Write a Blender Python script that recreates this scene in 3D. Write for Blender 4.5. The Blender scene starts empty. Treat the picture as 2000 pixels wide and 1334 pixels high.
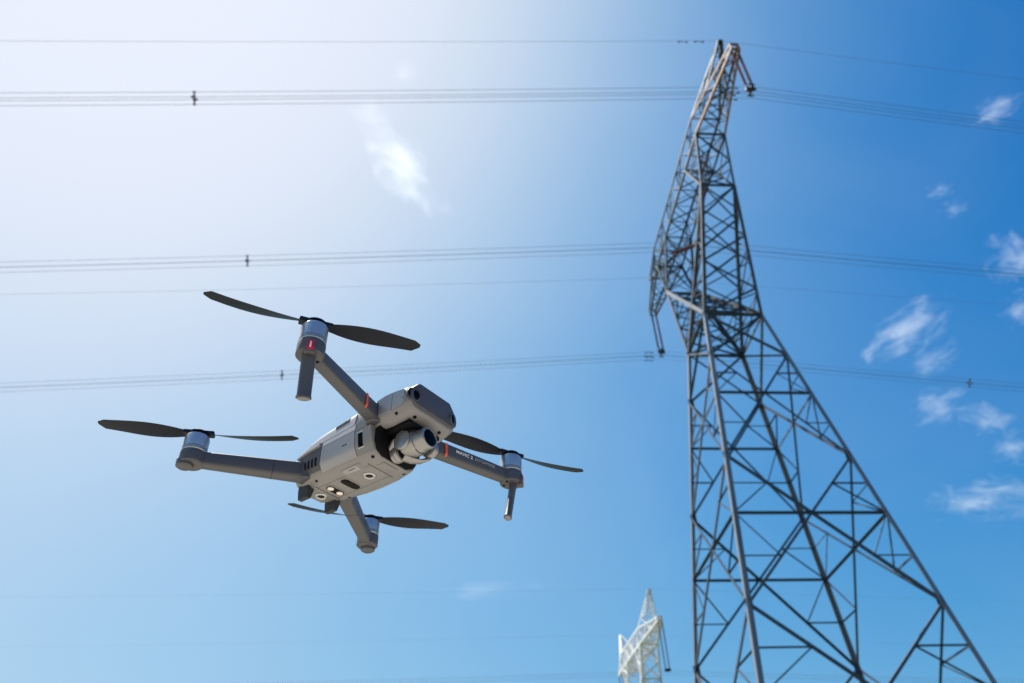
import bpy, bmesh, math, random
from mathutils import Vector, Matrix
random.seed(7)
sc = bpy.context.scene
COL = sc.collection
R = math.radians

# ------------------------------------------------------------------ camera
PITCH, ROLL, FPX = 0.69606, 0.04863, 1524.19
CAM = Vector((0, 0, 1.6))
fwd = Vector((0, math.cos(PITCH), math.sin(PITCH)))
r0 = Vector((1, 0, 0)); u0 = Vector((0, -math.sin(PITCH), math.cos(PITCH)))
RIGHT = r0*math.cos(ROLL) - u0*math.sin(ROLL)
UP = r0*math.sin(ROLL) + u0*math.cos(ROLL)
BACK = -fwd
cam = bpy.data.cameras.new('camera'); camo = bpy.data.objects.new('camera', cam); COL.objects.link(camo)
m = Matrix((RIGHT, UP, BACK)).transposed().to_4x4(); m.translation = CAM
camo.matrix_world = m
cam.sensor_fit = 'HORIZONTAL'; cam.sensor_width = 36; cam.lens = 36*FPX/2000
cam.clip_start = 0.02; cam.clip_end = 20000
cam.dof.use_dof = True; cam.dof.focus_distance = 0.84; cam.dof.aperture_fstop = 8.5
sc.camera = camo

# ------------------------------------------------------------------ sky and sun
SUN_EL, SUN_AZ = R(62), R(53)           # azimuth measured from the view direction towards the left
sund = Vector((-math.sin(SUN_AZ)*math.cos(SUN_EL), math.cos(SUN_AZ)*math.cos(SUN_EL), math.sin(SUN_EL)))
w = bpy.data.worlds.new('World'); sc.world = w; w.use_nodes = True
nt = w.node_tree; nt.nodes.clear()
sky = nt.nodes.new('ShaderNodeTexSky'); sky.sky_type = 'NISHITA'; sky.sun_disc = False
sky.sun_elevation = SUN_EL; sky.sun_rotation = -SUN_AZ
sky.air_density = 1.0; sky.dust_density = 3.3; sky.ozone_density = 1.0; sky.altitude = 0
bg = nt.nodes.new('ShaderNodeBackground'); bg.inputs[1].default_value = 0.145
wo = nt.nodes.new('ShaderNodeOutputWorld')
def vmath(op, a, b):
    n = nt.nodes.new('ShaderNodeVectorMath'); n.operation = op
    for i, x in enumerate((a, b)):
        if isinstance(x, tuple): n.inputs[i].default_value = x
        else: nt.links.new(x, n.inputs[i])
    return n.outputs[0]
# the camera's response to the sky: contrast with a soft shoulder towards the sun, same for the whole dome
x1 = vmath('MULTIPLY', sky.outputs[0], (0.16, 0.2, 0.214))
gm = nt.nodes.new('ShaderNodeGamma'); gm.inputs[1].default_value = 2.2; nt.links.new(x1, gm.inputs[0])
x2 = vmath('DIVIDE', gm.outputs[0], vmath('ADD', vmath('MULTIPLY', gm.outputs[0], (2.5, 2.5, 2.5)), (1, 1, 1)))
hs = nt.nodes.new('ShaderNodeHueSaturation'); hs.inputs['Saturation'].default_value = 1.2; nt.links.new(x2, hs.inputs['Color'])
x3 = vmath('MULTIPLY', hs.outputs[0], (7.75, 8.2, 9.4))
# thin uneven high haze over the whole dome
tcw = nt.nodes.new('ShaderNodeTexCoord'); nzw = nt.nodes.new('ShaderNodeTexNoise'); nzw.inputs['Scale'].default_value = 3.5; nzw.inputs['Detail'].default_value = 5; nzw.inputs['Distortion'].default_value = 0.8
nt.links.new(tcw.outputs['Generated'], nzw.inputs['Vector'])
mrw = nt.nodes.new('ShaderNodeMapRange'); mrw.inputs[1].default_value = 0.3; mrw.inputs[2].default_value = 0.7; mrw.inputs[3].default_value = 0.0; mrw.inputs[4].default_value = 0.05
nt.links.new(nzw.outputs['Fac'], mrw.inputs[0])
mxw = nt.nodes.new('ShaderNodeMix'); mxw.data_type = 'RGBA'; mxw.inputs[7].default_value = (3.0, 3.2, 3.45, 1)
nt.links.new(mrw.outputs[0], mxw.inputs[0]); nt.links.new(x3, mxw.inputs[6]); x3 = mxw.outputs[2]
nt.links.new(x3, bg.inputs[0]); nt.links.new(bg.outputs[0], wo.inputs[0])
sl = bpy.data.lights.new('sun', 'SUN'); sl.energy = 5.0; sl.angle = R(0.53); sl.color = (1, 0.95, 0.87)
so = bpy.data.objects.new('sun', sl); COL.objects.link(so)
so.rotation_euler = sund.to_track_quat('Z', 'Y').to_euler(); so.location = (-40, 40, 90)
sc.view_settings.view_transform = 'Standard'; sc.view_settings.look = 'None'
sc.view_settings.gamma = 1; sc.view_settings.use_curve_mapping = False
sc.view_settings.exposure = 0.9
sc.cycles.use_denoising = True
sc.cycles.max_bounces = 8; sc.cycles.volume_bounces = 1

# ------------------------------------------------------------------ helpers
def mat(name, col, rough=0.5, metal=0.0, var=0.12, scale=8.0, bump=0.0, bscale=200.0, spec=0.5, col2=None, coords='Object', coat=0.0):
    M = bpy.data.materials.new(name); M.use_nodes = True
    n = M.node_tree.nodes; l = M.node_tree.links; b = n['Principled BSDF']
    tc = n.new('ShaderNodeTexCoord'); nz = n.new('ShaderNodeTexNoise'); nz.inputs['Scale'].default_value = scale
    nz.inputs['Detail'].default_value = 6; nz.inputs['Roughness'].default_value = 0.65
    l.new(tc.outputs[coords], nz.inputs['Vector'])
    rp = n.new('ShaderNodeValToRGB'); rp.color_ramp.elements[0].position = 0.32; rp.color_ramp.elements[1].position = 0.68
    c2 = col2 or tuple(min(1, c*(1+var)) for c in col); c1 = tuple(c*(1-var) for c in col) if not col2 else col
    rp.color_ramp.elements[0].color = (*c1, 1); rp.color_ramp.elements[1].color = (*c2, 1)
    l.new(nz.outputs['Fac'], rp.inputs[0]); l.new(rp.outputs[0], b.inputs['Base Color'])
    mr = n.new('ShaderNodeMapRange'); mr.inputs[3].default_value = max(0.02, rough-0.07); mr.inputs[4].default_value = min(1, rough+0.07)
    l.new(nz.outputs['Fac'], mr.inputs[0]); l.new(mr.outputs[0], b.inputs['Roughness'])
    b.inputs['Metallic'].default_value = metal
    b.inputs['Specular IOR Level'].default_value = spec
    b.inputs['Coat Weight'].default_value = coat
    if bump:
        n2 = n.new('ShaderNodeTexNoise'); n2.inputs['Scale'].default_value = bscale; n2.inputs['Detail'].default_value = 3
        l.new(tc.outputs[coords], n2.inputs['Vector'])
        bp = n.new('ShaderNodeBump'); bp.inputs['Strength'].default_value = bump; bp.inputs['Distance'].default_value = 0.0004
        l.new(n2.outputs['Fac'], bp.inputs['Height']); l.new(bp.outputs[0], b.inputs['Normal'])
    return M

def link(name, me, M=None, parent=None, kind=None):
    o = bpy.data.objects.new(name, me); COL.objects.link(o)
    if M is not None and me is not None and len(me.materials) == 0: me.materials.append(M)
    if parent: o.parent = parent
    if kind: o['kind'] = kind
    return o

def tag(o, label, cat, group=None):
    o['label'] = label; o['category'] = cat
    if group: o['group'] = group
    return o

def empty(name, loc=(0, 0, 0), rz=0.0):
    o = bpy.data.objects.new(name, None); COL.objects.link(o); o.location = loc; o.rotation_euler = (0, 0, rz)
    o.empty_display_size = 0.1
    return o

def finish(bm, name, M, parent, smooth=True, angle=35, bevel=0, segs=2):
    bmesh.ops.recalc_face_normals(bm, faces=bm.faces)
    if bevel:
        es = [e for e in bm.edges if len(e.link_faces) == 2 and e.calc_face_angle(0) > R(25)]
        bmesh.ops.bevel(bm, geom=es, offset=bevel, offset_type='OFFSET', segments=segs, profile=0.5, affect='EDGES', clamp_overlap=True)
    me = bpy.data.meshes.new(name); bm.to_mesh(me); bm.free()
    if smooth:
        for p in me.polygons: p.use_smooth = True
        me.set_sharp_from_angle(angle=R(angle))
    return link(name, me, M, parent)

def frame(axis, hint):
    z = Vector(axis).normalized(); x = Vector(hint) - z*z.dot(Vector(hint))
    if x.length < 1e-6: x = z.orthogonal()
    x.normalize(); y = z.cross(x)
    return Matrix((x, y, z)).transposed()

def box(bm, c, s, rot=None):
    mm = Matrix.Translation(c)
    if rot is not None: mm = mm @ rot.to_4x4()
    return bmesh.ops.create_cube(bm, size=1, matrix=mm @ Matrix.Diagonal((*s, 1)))['verts']

def lathe(bm, prof, origin, axis, seg=28, hint=(1, 0, 0), sx=1, sy=1, cap=True):
    """prof: list of (r, t) along axis"""
    F = frame(axis, hint); o = Vector(origin); rings = []
    for r, t in prof:
        if r < 1e-7:
            rings.append([bm.verts.new(o + F @ Vector((0, 0, t)))])
        else:
            rings.append([bm.verts.new(o + F @ Vector((r*sx*math.cos(2*math.pi*i/seg), r*sy*math.sin(2*math.pi*i/seg), t))) for i in range(seg)])
    for a, b in zip(rings, rings[1:]):
        if len(a) == 1 and len(b) == 1: continue
        for i in range(seg):
            j = (i+1) % seg
            if len(a) == 1: bm.faces.new((a[0], b[j], b[i]))
            elif len(b) == 1: bm.faces.new((a[i], a[j], b[0]))
            else: bm.faces.new((a[i], a[j], b[j], b[i]))
    if cap:
        if len(rings[0]) > 1: bm.faces.new(rings[0][::-1])
        if len(rings[-1]) > 1: bm.faces.new(rings[-1])

def loft(bm, rings, closed=True, caps=True):
    vs = [[bm.verts.new(p) for p in r] for r in rings]
    n = len(vs[0])
    for a, b in zip(vs, vs[1:]):
        for i in range(n if closed else n-1):
            j = (i+1) % n
            bm.faces.new((a[i], a[j], b[j], b[i]))
    if caps and closed:
        bm.faces.new(vs[0][::-1]); bm.faces.new(vs[-1])

def lerp(a, b, t): return a + (b-a)*t

# ------------------------------------------------------------------ materials
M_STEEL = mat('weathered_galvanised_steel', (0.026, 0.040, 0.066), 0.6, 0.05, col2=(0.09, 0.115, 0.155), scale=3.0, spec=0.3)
M_LEG = mat('sunlit_galvanised_leg', (0.075, 0.090, 0.115), 0.5, 0.15, col2=(0.31, 0.335, 0.37), scale=3.0, spec=0.4)  # leg colour lightened to stand in for sunlight on the leg faces
M_RUST = mat('rusty_painted_steel', (0.20, 0.085, 0.035), 0.7, 0.1, col2=(0.36, 0.20, 0.10), scale=6.0)
M_PALE = mat('pale_steel', (0.80, 0.80, 0.79), 0.6, 0.0, var=0.08, scale=2.0)  # pale tone over all steel members of the distant pylon
M_WIRE = mat('stranded_aluminium_wire', (0.15, 0.17, 0.21), 0.6, 0.2, scale=20)
M_RED = mat('red_silicone_rubber', (0.16, 0.022, 0.03), 0.55, 0, var=0.2, scale=6)
M_DARKFIT = mat('dark_forged_fittings', (0.03, 0.032, 0.035), 0.6, 0.4, scale=10)
M_CONC = mat('rough_concrete', (0.33, 0.32, 0.30), 0.9, 0, scale=4)

# ------------------------------------------------------------------ ground
bm = bmesh.new(); bmesh.ops.create_grid(bm, x_segments=40, y_segments=40, size=6000)
M_GROUND = mat('grassy_field', (0.030, 0.045, 0.015), 0.95, 0, col2=(0.085, 0.09, 0.035), scale=0.35)
g = finish(bm, 'ground', M_GROUND, None, smooth=False); g['kind'] = 'structure'
# unseen pale strip, added to bounce warm light onto the drone's underside
M_BOUNCE = mat('pale_bounce_surface', (0.34, 0.295, 0.23), 0.95, 0, col2=(0.46, 0.40, 0.315), scale=1.4)
bm = bmesh.new(); A_ = []; B_ = []
for i in range(81):
    x = -200+5*i; e1 = 5.5+random.uniform(-.5, .5); e2 = -6.5+random.uniform(-.5, .5)
    A_.append(bm.verts.new((x, e1+.02*x, .012))); B_.append(bm.verts.new((x, e2+.02*x, .012)))
for i in range(80): bm.faces.new((B_[i], B_[i+1], A_[i+1], A_[i]))
tr = finish(bm, 'bounce_strip', M_BOUNCE, None, smooth=False); tr['kind'] = 'structure'

# ------------------------------------------------------------------ lattice towers
SC = 1.3
L_me = {}
def angle_mesh(M):
    if M.name in L_me: return L_me[M.name]
    t = 0.13
    prof = [(0, 0), (1, 0), (1, t), (t, t), (t, 1), (0, 1)]
    bm = bmesh.new(); lo = [bm.verts.new((x, y, 0)) for x, y in prof]; hi = [bm.verts.new((x, y, 1)) for x, y in prof]
    for i in range(6):
        j = (i+1) % 6; bm.faces.new((lo[i], lo[j], hi[j], hi[i]))
    bm.faces.new((lo[0], lo[3], lo[2], lo[1])); bm.faces.new((lo[0], lo[5], lo[4], lo[3]))
    bm.faces.new((hi[0], hi[1], hi[2], hi[3])); bm.faces.new((hi[0], hi[3], hi[4], hi[5]))
    bmesh.ops.recalc_face_normals(bm, faces=bm.faces)
    me = bpy.data.meshes.new('angle_steel_' + M.name); bm.to_mesh(me); bm.free(); me.materials.append(M)
    L_me[M.name] = me
    return me

class Tower:
    def __init__(s, root, M, M_arm, merge):
        s.root, s.M, s.Ma, s.merge = root, M, M_arm, merge
        s.bm = bmesh.new() if merge else None
    def mem(s, name, a, b, wd, hint, M=None):
        """one angle-steel member from node a to node b (tower units), flange width wd in metres"""
        a = Vector(a)*SC; b = Vector(b)*SC; a.z += 1.6; b.z += 1.6
        d = b-a; L = d.length
        if L < 0.02: return
        F = frame(d, hint)
        F = F @ Matrix.Rotation(R(135 if 'leg' in name or 'chord' in name else random.choice((0, 90))), 3, 'Z')
        off = F @ Vector((-wd*0.3, -wd*0.3, 0))
        mm = Matrix.Translation(a+off+Vector((random.uniform(-1, 1), random.uniform(-1, 1), 0))*0.008) @ F.to_4x4() @ Matrix.Diagonal((wd, wd, L, 1))
        me = angle_mesh(M or s.M)
        if s.merge and 'brace' in name:
            n = len(s.bm.verts); s.bm.from_mesh(me); s.bm.verts.ensure_lookup_table()
            bmesh.ops.transform(s.bm, matrix=mm, verts=s.bm.verts[n:]); return
        o = link(name, me, None, s.root); o.matrix_local = mm
    def xface(s, a0, a1, b0, b1, hint, wd, hz=0.0, red=0.0, M=None):
        a0, a1, b0, b1 = map(Vector, (a0, a1, b0, b1))
        s.mem('diagonal_brace', a0, b1, wd, hint, M); s.mem('diagonal_brace', b0, a1, wd, hint, M)
        w0, w1 = (a0-b0).length, (a1-b1).length; t = w0/(w0+w1)
        MA, MB = lerp(a0, a1, t), lerp(b0, b1, t); C = (MA+MB)/2
        if hz: s.mem('horizontal_brace', MA, MB, hz, hint, M)
        if red:
            for P, Mx in ((a0, MA), (a1, MA), (b0, MB), (b1, MB)):
                mid = (P+C)/2; lg = (P+Mx)/2
                s.mem('redundant_brace', mid, lg, red, hint, M)
                s.mem('redundant_brace', mid, Mx, red*0.9, hint, M)
    def truss(s, A0, A1, B0, B1, n, hint, wd, zig=False, M=None, ends=True):
        """ladder between chord A0-A1 and chord B0-B1"""
        A0, A1, B0, B1 = map(Vector, (A0, A1, B0, B1))
        for k in range(n):
            t0, t1 = k/n, (k+1)/n
            a, b, c, d = lerp(A0, A1, t0), lerp(B0, B1, t0), lerp(A0, A1, t1), lerp(B0, B1, t1)
            if zig:
                s.mem('diagonal_brace', *((a, d) if k % 2 else (b, c)), wd, hint, M)
                s.mem('horizontal_brace', c, d, wd*0.9, hint, M)
            else:
                s.mem('diagonal_brace', a, d, wd, hint, M); s.mem('diagonal_brace', b, c, wd, hint, M)

def build_tower(root, p, M, M_arm, merge=False):
    T = Tower(root, M, M_arm, merge); q = p['q']
    hW, uW, vW = p['hW'], p['uW'], p['vW']
    hu = lambda h: uW + (hW-h)*p['ku']
    hv = lambda h: vW + (hW-h)*p['kv']
    cor = lambda h, i: Vector(((-1, 1, 1, -1)[i]*hu(h), (-1, -1, 1, 1)[i]*hv(h), h))
    g0 = -1.6/SC + 0.25
    nrm = [(0, -1, 0), (1, 0, 0), (0, 1, 0), (-1, 0, 0)]
    lv = p['lv']
    for i in range(4):
        hint = Vector(cor(0, i)); hint.z = 0
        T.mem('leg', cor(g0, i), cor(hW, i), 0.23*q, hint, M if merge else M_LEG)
        # footing
        bm = bmesh.new(); c = cor(g0, i)*SC; c.z = 0.0
        loft(bm, [[c+Vector((sx*r, sy*r, z)) for sx, sy in ((-1, -1), (1, -1), (1, 1), (-1, 1))] for r, z in ((.75, -.6), (.75, .12), (.45, .5))])
        finish(bm, 'footing', M_CONC, root, smooth=False)
    # body panels
    seq = [g0] + lv + [hW]
    for k in range(len(seq)-1):
        h0, h1 = seq[k], seq[k+1]
        for i in range(4):
            j = (i+1) % 4
            a0, a1, b0, b1 = cor(h0, i), cor(h1, i), cor(h0, j), cor(h1, j)
            big = 1 <= k < len(seq)-2
            if k == 0:
                mid = (a1+b1)/2
                T.mem('diagonal_brace', a0, mid, 0.15*q, nrm[i]); T.mem('diagonal_brace', b0, mid, 0.15*q, nrm[i]); T.mem('horizontal_brace', a1, b1, 0.14*q, nrm[i])
            else:
                T.xface(a0, a1, b0, b1, nrm[i], 0.125*q, 0.12*q if big else 0, 0.07*q if big else 0)
    for i in range(4):
        T.mem('horizontal_brace', cor(hW, i), cor(hW, (i+1) % 4), 0.15*q, nrm[i])
    T.mem('diagonal_brace', cor(hW, 0), cor(hW, 2), 0.09*q, (0, 0, 1)); T.mem('diagonal_brace', cor(hW, 1), cor(hW, 3), 0.09*q, (0, 0, 1))
    hK, vK, uK = p['hK'], p['vK'], p['uK']; hX, hX2, uX, vO, vI = p['hX'], p['hX2'], p['uX'], p['vO'], p['vI']
    S, hT, vP, hP = p['S'], p['hT'], p['vP'], p['hP']
    for s in (-1, 1):
        K = [Vector((t*uK, s*vK, hK)) for t in (-1, 1)]
        WO = [Vector((t*uW, s*vW, hW)) for t in (-1, 1)]; WI = [Vector((t*uW, -s*vW, hW)) for t in (-1, 1)]
        CO = [Vector((t*uX, s*vO, hX)) for t in (-1, 1)]; CI = [Vector((t*uX, s*vI, hX)) for t in (-1, 1)]
        CU = [Vector((t*uX, s*vO, hX2)) for t in (-1, 1)]
        for t in (0, 1):
            hint = (2*t-1, s, 0)
            T.mem('crank_chord', WO[t], K[t], 0.21*q, hint); T.mem('crank_chord', WI[t], K[t], 0.25*q, hint)
            T.mem('crank_chord', K[t], CO[t], 0.15*q, hint); T.mem('crank_chord', K[t], CI[t], 0.15*q, hint)
            side = (2*t-1, 0, 0)
            T.truss(WO[t], K[t], WI[t], K[t], 6, side, 0.07*q, zig=True)
            T.truss(K[t], CO[t], K[t], CI[t], 3, side, 0.06*q, zig=True)
        T.truss(WO[0], K[0], WO[1], K[1], 5, (0, s, .4), 0.10*q)
        T.truss(WI[0], K[0], WI[1], K[1], 5, (0, s, .4), 0.10*q)
        T.truss(K[0], CO[0], K[1], CO[1], 2, (0, s, .1), 0.08*q)
        T.truss(K[0], CI[0], K[1], CI[1], 2, (0, s, .1), 0.08*q)
        T.mem('horizontal_brace', K[0], K[1], 0.12*q, (0, s, 0)); T.mem('horizontal_brace', CO[0], CO[1], 0.12*q, (0, s, 0)); T.mem('horizontal_brace', CI[0], CI[1], 0.1*q, (0, s, 0))
        T.mem('horizontal_brace', CU[0], CU[1], 0.1*q, (0, s, 0))
        # cantilever arm
        TL = [Vector((t*0.20, s*(S+.12), hT)) for t in (-1, 1)]; TU = [Vector((t*0.20, s*(S+.12), hT+.42)) for t in (-1, 1)]
        Ma = M_arm if s < 0 else M
        for t in (0, 1):
            hint = (2*t-1, 0, -1)
            T.mem('arm_chord', CO[t], TL[t], 0.15*q, hint, Ma); T.mem('arm_chord', CU[t], TU[t], 0.13*q, (2*t-1, 0, 1), Ma)
            T.truss(CO[t], TL[t], CU[t], TU[t], 5, (2*t-1, 0, 0), 0.065*q, zig=True, M=M)
        T.truss(CO[0], TL[0], CO[1], TL[1], 5, (0, 0, 1), 0.065*q); T.truss(CU[0], TU[0], CU[1], TU[1], 5, (0, 0, 1), 0.06*q, zig=True)
        T.mem('horizontal_brace', TL[0], TL[1], 0.13*q, (0, s, 0), Ma); T.mem('horizontal_brace', TU[0], TU[1], 0.11*q, (0, s, 0), Ma)
        for t in (0, 1): T.mem('horizontal_brace', TL[t], TU[t], 0.12*q, (2*t-1, 0, 0), Ma)
        # earth wire peak
        B2 = [lerp(CU[t], TU[t], 0.42) for t in (0, 1)]
        PT = [Vector((t*0.10, s*(vP-.10), hP)) for t in (-1, 1)]; PB = [Vector((t*0.10, s*(vP+.10), hP)) for t in (-1, 1)]
        for t in (0, 1):
            T.mem('peak_chord', CU[t], PT[t], 0.12*q, (2*t-1, 0, 1)); T.mem('peak_chord', B2[t], PB[t], 0.11*q, (2*t-1, 0, -1))
            T.truss(CU[t], PT[t], B2[t], PB[t], 4, (2*t-1, 0, 0), 0.055*q, zig=True)
        T.truss(CU[0], PT[0], CU[1], PT[1], 4, (0, 0, 1), 0.055*q); T.truss(B2[0], PB[0], B2[1], PB[1], 3, (0, 0, 1), 0.055*q, zig=True)
        T.mem('horizontal_brace', PT[0], PT[1], 0.1*q, (0, s, 0)); T.mem('horizontal_brace', PB[0], PB[1], 0.1*q, (0, s, 0))
        bm = bmesh.new(); c = Vector((0, s*vP, hP))*SC; c.z += 1.6
        box(bm, c+Vector((0, 0, .03)), (.30, .34, .05)); box(bm, c+Vector((0, 0, .12)), (.10, .06, .2))
        finish(bm, 'peak_bracket', M_DARKFIT if not merge else M, root, smooth=False)
    # crossbeam
    n = 8
    for t in (-1, 1):
        T.mem('crossbeam_chord', (t*uX, -vO, hX), (t*uX, vO, hX), 0.15*q, (t, 0, -1)); T.mem('crossbeam_chord', (t*uX, -vO, hX2), (t*uX, vO, hX2), 0.13*q, (t, 0, 1))
        T.truss((t*uX, -vO, hX), (t*uX, vO, hX), (t*uX, -vO, hX2), (t*uX, vO, hX2), n, (t, 0, 0), 0.07*q, zig=True)
    T.truss((-uX, -vO, hX), (-uX, vO, hX), (uX, -vO, hX), (uX, vO, hX), n, (0, 0, 1), 0.075*q)
    T.truss((-uX, -vO, hX2), (-uX, vO, hX2), (uX, -vO, hX2), (uX, vO, hX2), n, (0, 0, 1), 0.065*q, zig=True)
    if merge:
        me = bpy.data.meshes.new('lattice_bracing'); T.bm.to_mesh(me); T.bm.free()
        link('lattice_bracing', me, M, root, 'stuff')
    else:
        # gusset plates on the main nodes of the body and cranks
        pts = [(cor(h, i), nrm[f]) for h in lv+[hW] for i in range(4) for f in (i, (i+3) % 4)]
        bm = bmesh.new(); box(bm, (0, 0, 0), (1, 1, 1)); me = bpy.data.meshes.new('gusset_plate'); bm.to_mesh(me); bm.free(); me.materials.append(M)
        for c, nn in pts:
            c = c*SC; c.z += 1.6; ctr = Vector((0, 0, c.z)); c = c + Vector(nn)*0.012 + (ctr-c).normalized()*0.10
            o = link('gusset_plate', me, None, root)
            o.matrix_local = Matrix.Translation(c) @ frame(nn, (0, 0, 1)).to_4x4() @ Matrix.Diagonal((.5, .34, .018, 1))

P1 = dict(q=1.0, hW=23.765, uW=1.361, vW=1.51, ku=.1352, kv=.1342, lv=[2.7, 9.4, 15.5, 21.1], hK=30.227, vK=3.85, uK=.837,
          hX=33.25, hX2=34.6, uX=.76, vO=4.7, vI=2.4, S=9.176, hT=33.38, vP=8.343, hP=35.72)
PSI = 0.09963
tower = empty('lattice_tower', (10.153*SC, 28.77*SC, 0), PSI)
tag(tower, 'tall dark grey steel lattice pylon with rusty arm tip, right of the drone', 'pylon')
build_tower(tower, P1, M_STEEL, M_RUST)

P2 = dict(q=1.85, hW=20.5, uW=1.5, vW=1.6, ku=.135, kv=.135, lv=[3.0, 9.5, 15.0], hK=26.5, vK=3.4, uK=1.1,
          hX=30.0, hX2=31.8, uX=1.05, vO=4.4, vI=2.2, S=9.6, hT=30.7, vP=7.46, hP=35.1)
PSI2 = 0.147; SEC = (13.26, 95.0)
tower2 = empty('lattice_tower', (SEC[0]*SC, SEC[1]*SC, 0), PSI2)
tag(tower2, 'distant white lattice pylon, small at the bottom edge of the picture', 'pylon')
build_tower(tower2, P2, M_PALE, M_PALE, merge=True)

def tw(u, v, h, org=(10.153, 28.77), psi=PSI):
    """tower units -> world metres"""
    c, s = math.cos(psi), math.sin(psi)
    return Vector(((org[0]+u*c-v*s)*SC, (org[1]+u*s+v*c)*SC, h*SC+1.6))
UD = Vector((math.cos(PSI), math.sin(PSI), 0)); VD = Vector((-math.sin(PSI), math.cos(PSI), 0))

# ------------------------------------------------------------------ insulators
ins_me = {}
def insulator(parent, a, b, base, r=0.085):
    """composite insulator rod from a to b (world), parent empty at base"""
    L = (b-a).length; key = round(L, 1)
    if key not in ins_me:
        bm = bmesh.new(); prof = [(0, 0), (.03, 0), (.03, .22)]
        n = int((L-.44)/.07)
        for k in range(n):
            t = .22+(L-.44)*k/n; rr = r if k % 2 else r*.78
            prof += [(.026, t), (rr, t+.022), (rr, t+.03), (.026, t+.05)]
        prof += [(.03, L-.22), (.03, L), (0, L)]
        lathe(bm, prof, (0, 0, 0), (0, 0, 1), 10)
        bmesh.ops.recalc_face_normals(bm, faces=bm.faces)
        me = bpy.data.meshes.new('insulator_rod'); bm.to_mesh(me); bm.free(); me.materials.append(M_RED)
        for p in me.polygons: p.use_smooth = True
        me.set_sharp_from_angle(angle=R(40)); ins_me[key] = me
    o = link('insulator_rod', ins_me[key], None, parent)
    o.matrix_local = Matrix.Translation(a-base) @ frame(b-a, (0, 1, 0)).to_4x4()
    # end fittings
    for c, d in ((a, b), (b, a)):
        bm = bmesh.new(); ax = (d-c).normalized()
        lathe(bm, [(0, 0), (.05, 0), (.055, .1), (.045, .2), (0, .2)], c-base, ax, 10)
        finish(bm, 'end_fitting', M_DARKFIT, parent)

def yoke(parent, c, base):
    bm = bmesh.new(); F = Matrix((UD, VD, Vector((0, 0, 1)))).transposed()
    box(bm, c-base+Vector((0, 0, .10)), (.56, .16, .24), F); box(bm, c-base+Vector((0, 0, .03)), (.16, .56, .16), F)
    finish(bm, 'yoke_plate', M_DARKFIT, parent, smooth=False, bevel=.01)
    for du in (0,):
        for dv in (-.225, .225):
            for dz in (.225, -.225):
                bm = bmesh.new(); cc = c-base + VD*dv + Vector((0, 0, dz-.02))
                lathe(bm, [(.012, -.24), (.05, -.12), (.055, .12), (.012, .24)], cc, UD, 10)
                box(bm, cc+Vector((0, 0, -dz*.35)), (.05, .05, abs(dz)*.8), F)
                finish(bm, 'suspension_clamp', M_DARKFIT, parent)

HC = 30.0
for v, nm in ((-P1['S'], 'double red insulator string hanging from the rusty near arm tip'), (P1['S'], 'double red insulator string hanging from the far lower arm of the dark pylon')):
    base = tw(0, v, P1['hT']); e = empty('insulator_string', base); tag(e, nm, 'insulator', 'insulator strings of the pylon')
    for du in (-.14, .14):
        insulator(e, tw(du, v, P1['hT']-.02), tw(du, v, HC+.42), base)
    yoke(e, tw(0, v, HC+.0)+Vector((0, 0, .25)), base)
base = tw(0, 0, HC); e = empty('insulator_string', base); tag(e, 'red V-shaped insulator string under the middle of the pylon crossbeam', 'insulator', 'insulator strings of the pylon')
for s in (-1, 1):
    for du in (-.13, .13):
        insulator(e, tw(du, s*3.7, P1['hX']), tw(du, s*.28, HC+.42), base)
yoke(e, base+Vector((0, 0, .25)), base)

# ------------------------------------------------------------------ wires
CQ = 0.0003
def wire_h(u, h, sl, sr): return h - (sl if u < 0 else sr)*abs(u) + CQ*u*u
def tube(name, pts, r, M, seg=6):
    bm = bmesh.new(); rings = []
    for i, p in enumerate(pts):
        d = pts[min(i+1, len(pts)-1)]-pts[max(i-1, 0)]; F = frame(d, (0, 0, 1))
        rings.append([p+F @ Vector((r*math.cos(2*math.pi*k/seg), r*math.sin(2*math.pi*k/seg), 0)) for k in range(seg)])
    loft(bm, rings); return finish(bm, name, M, None, angle=60)
US = [-160+2*i for i in range(60)] + [-40+i for i in range(81)] + [42+2*i for i in range(60)]
BW = [('upper near', -.225, .225), ('upper far', .225, .225), ('lower near', -.225, -.225), ('lower far', .225, -.225)]
SLOPES = {'topmost': (-P1['S'], .0957, .1665), 'middle': (0, .089, .0971), 'lowest': (P1['S'], .091, .105)}
for nm, (v, sl, sr) in SLOPES.items():
    for bn, dv, dz in BW:
        pts = [tw(u, v, wire_h(u, HC, sl, sr)) + VD*dv + Vector((0, 0, dz)) for u in US]
        o = tube('conductor_wire', pts, .0105, M_WIRE)
        tag(o, f'{bn} cable in the {nm} of the three four-cable bundles on the pylon', 'power line', f'cables of the {nm} bundle')
for nm, s, sl, sr in (('near', -1, .0967, .1656), ('far', 1, .0772, .0819)):
    pts = [tw(u, s*P1['vP'], wire_h(u, P1['hP']+.15, sl, sr)) for u in US]
    o = tube('earth_wire', pts, .008, M_WIRE)
    tag(o, 'thin single earth wire over the top peak of the dark pylon' if s < 0 else 'thin single earth wire below the middle bundle, from the far peak of the dark pylon', 'power line')

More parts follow.
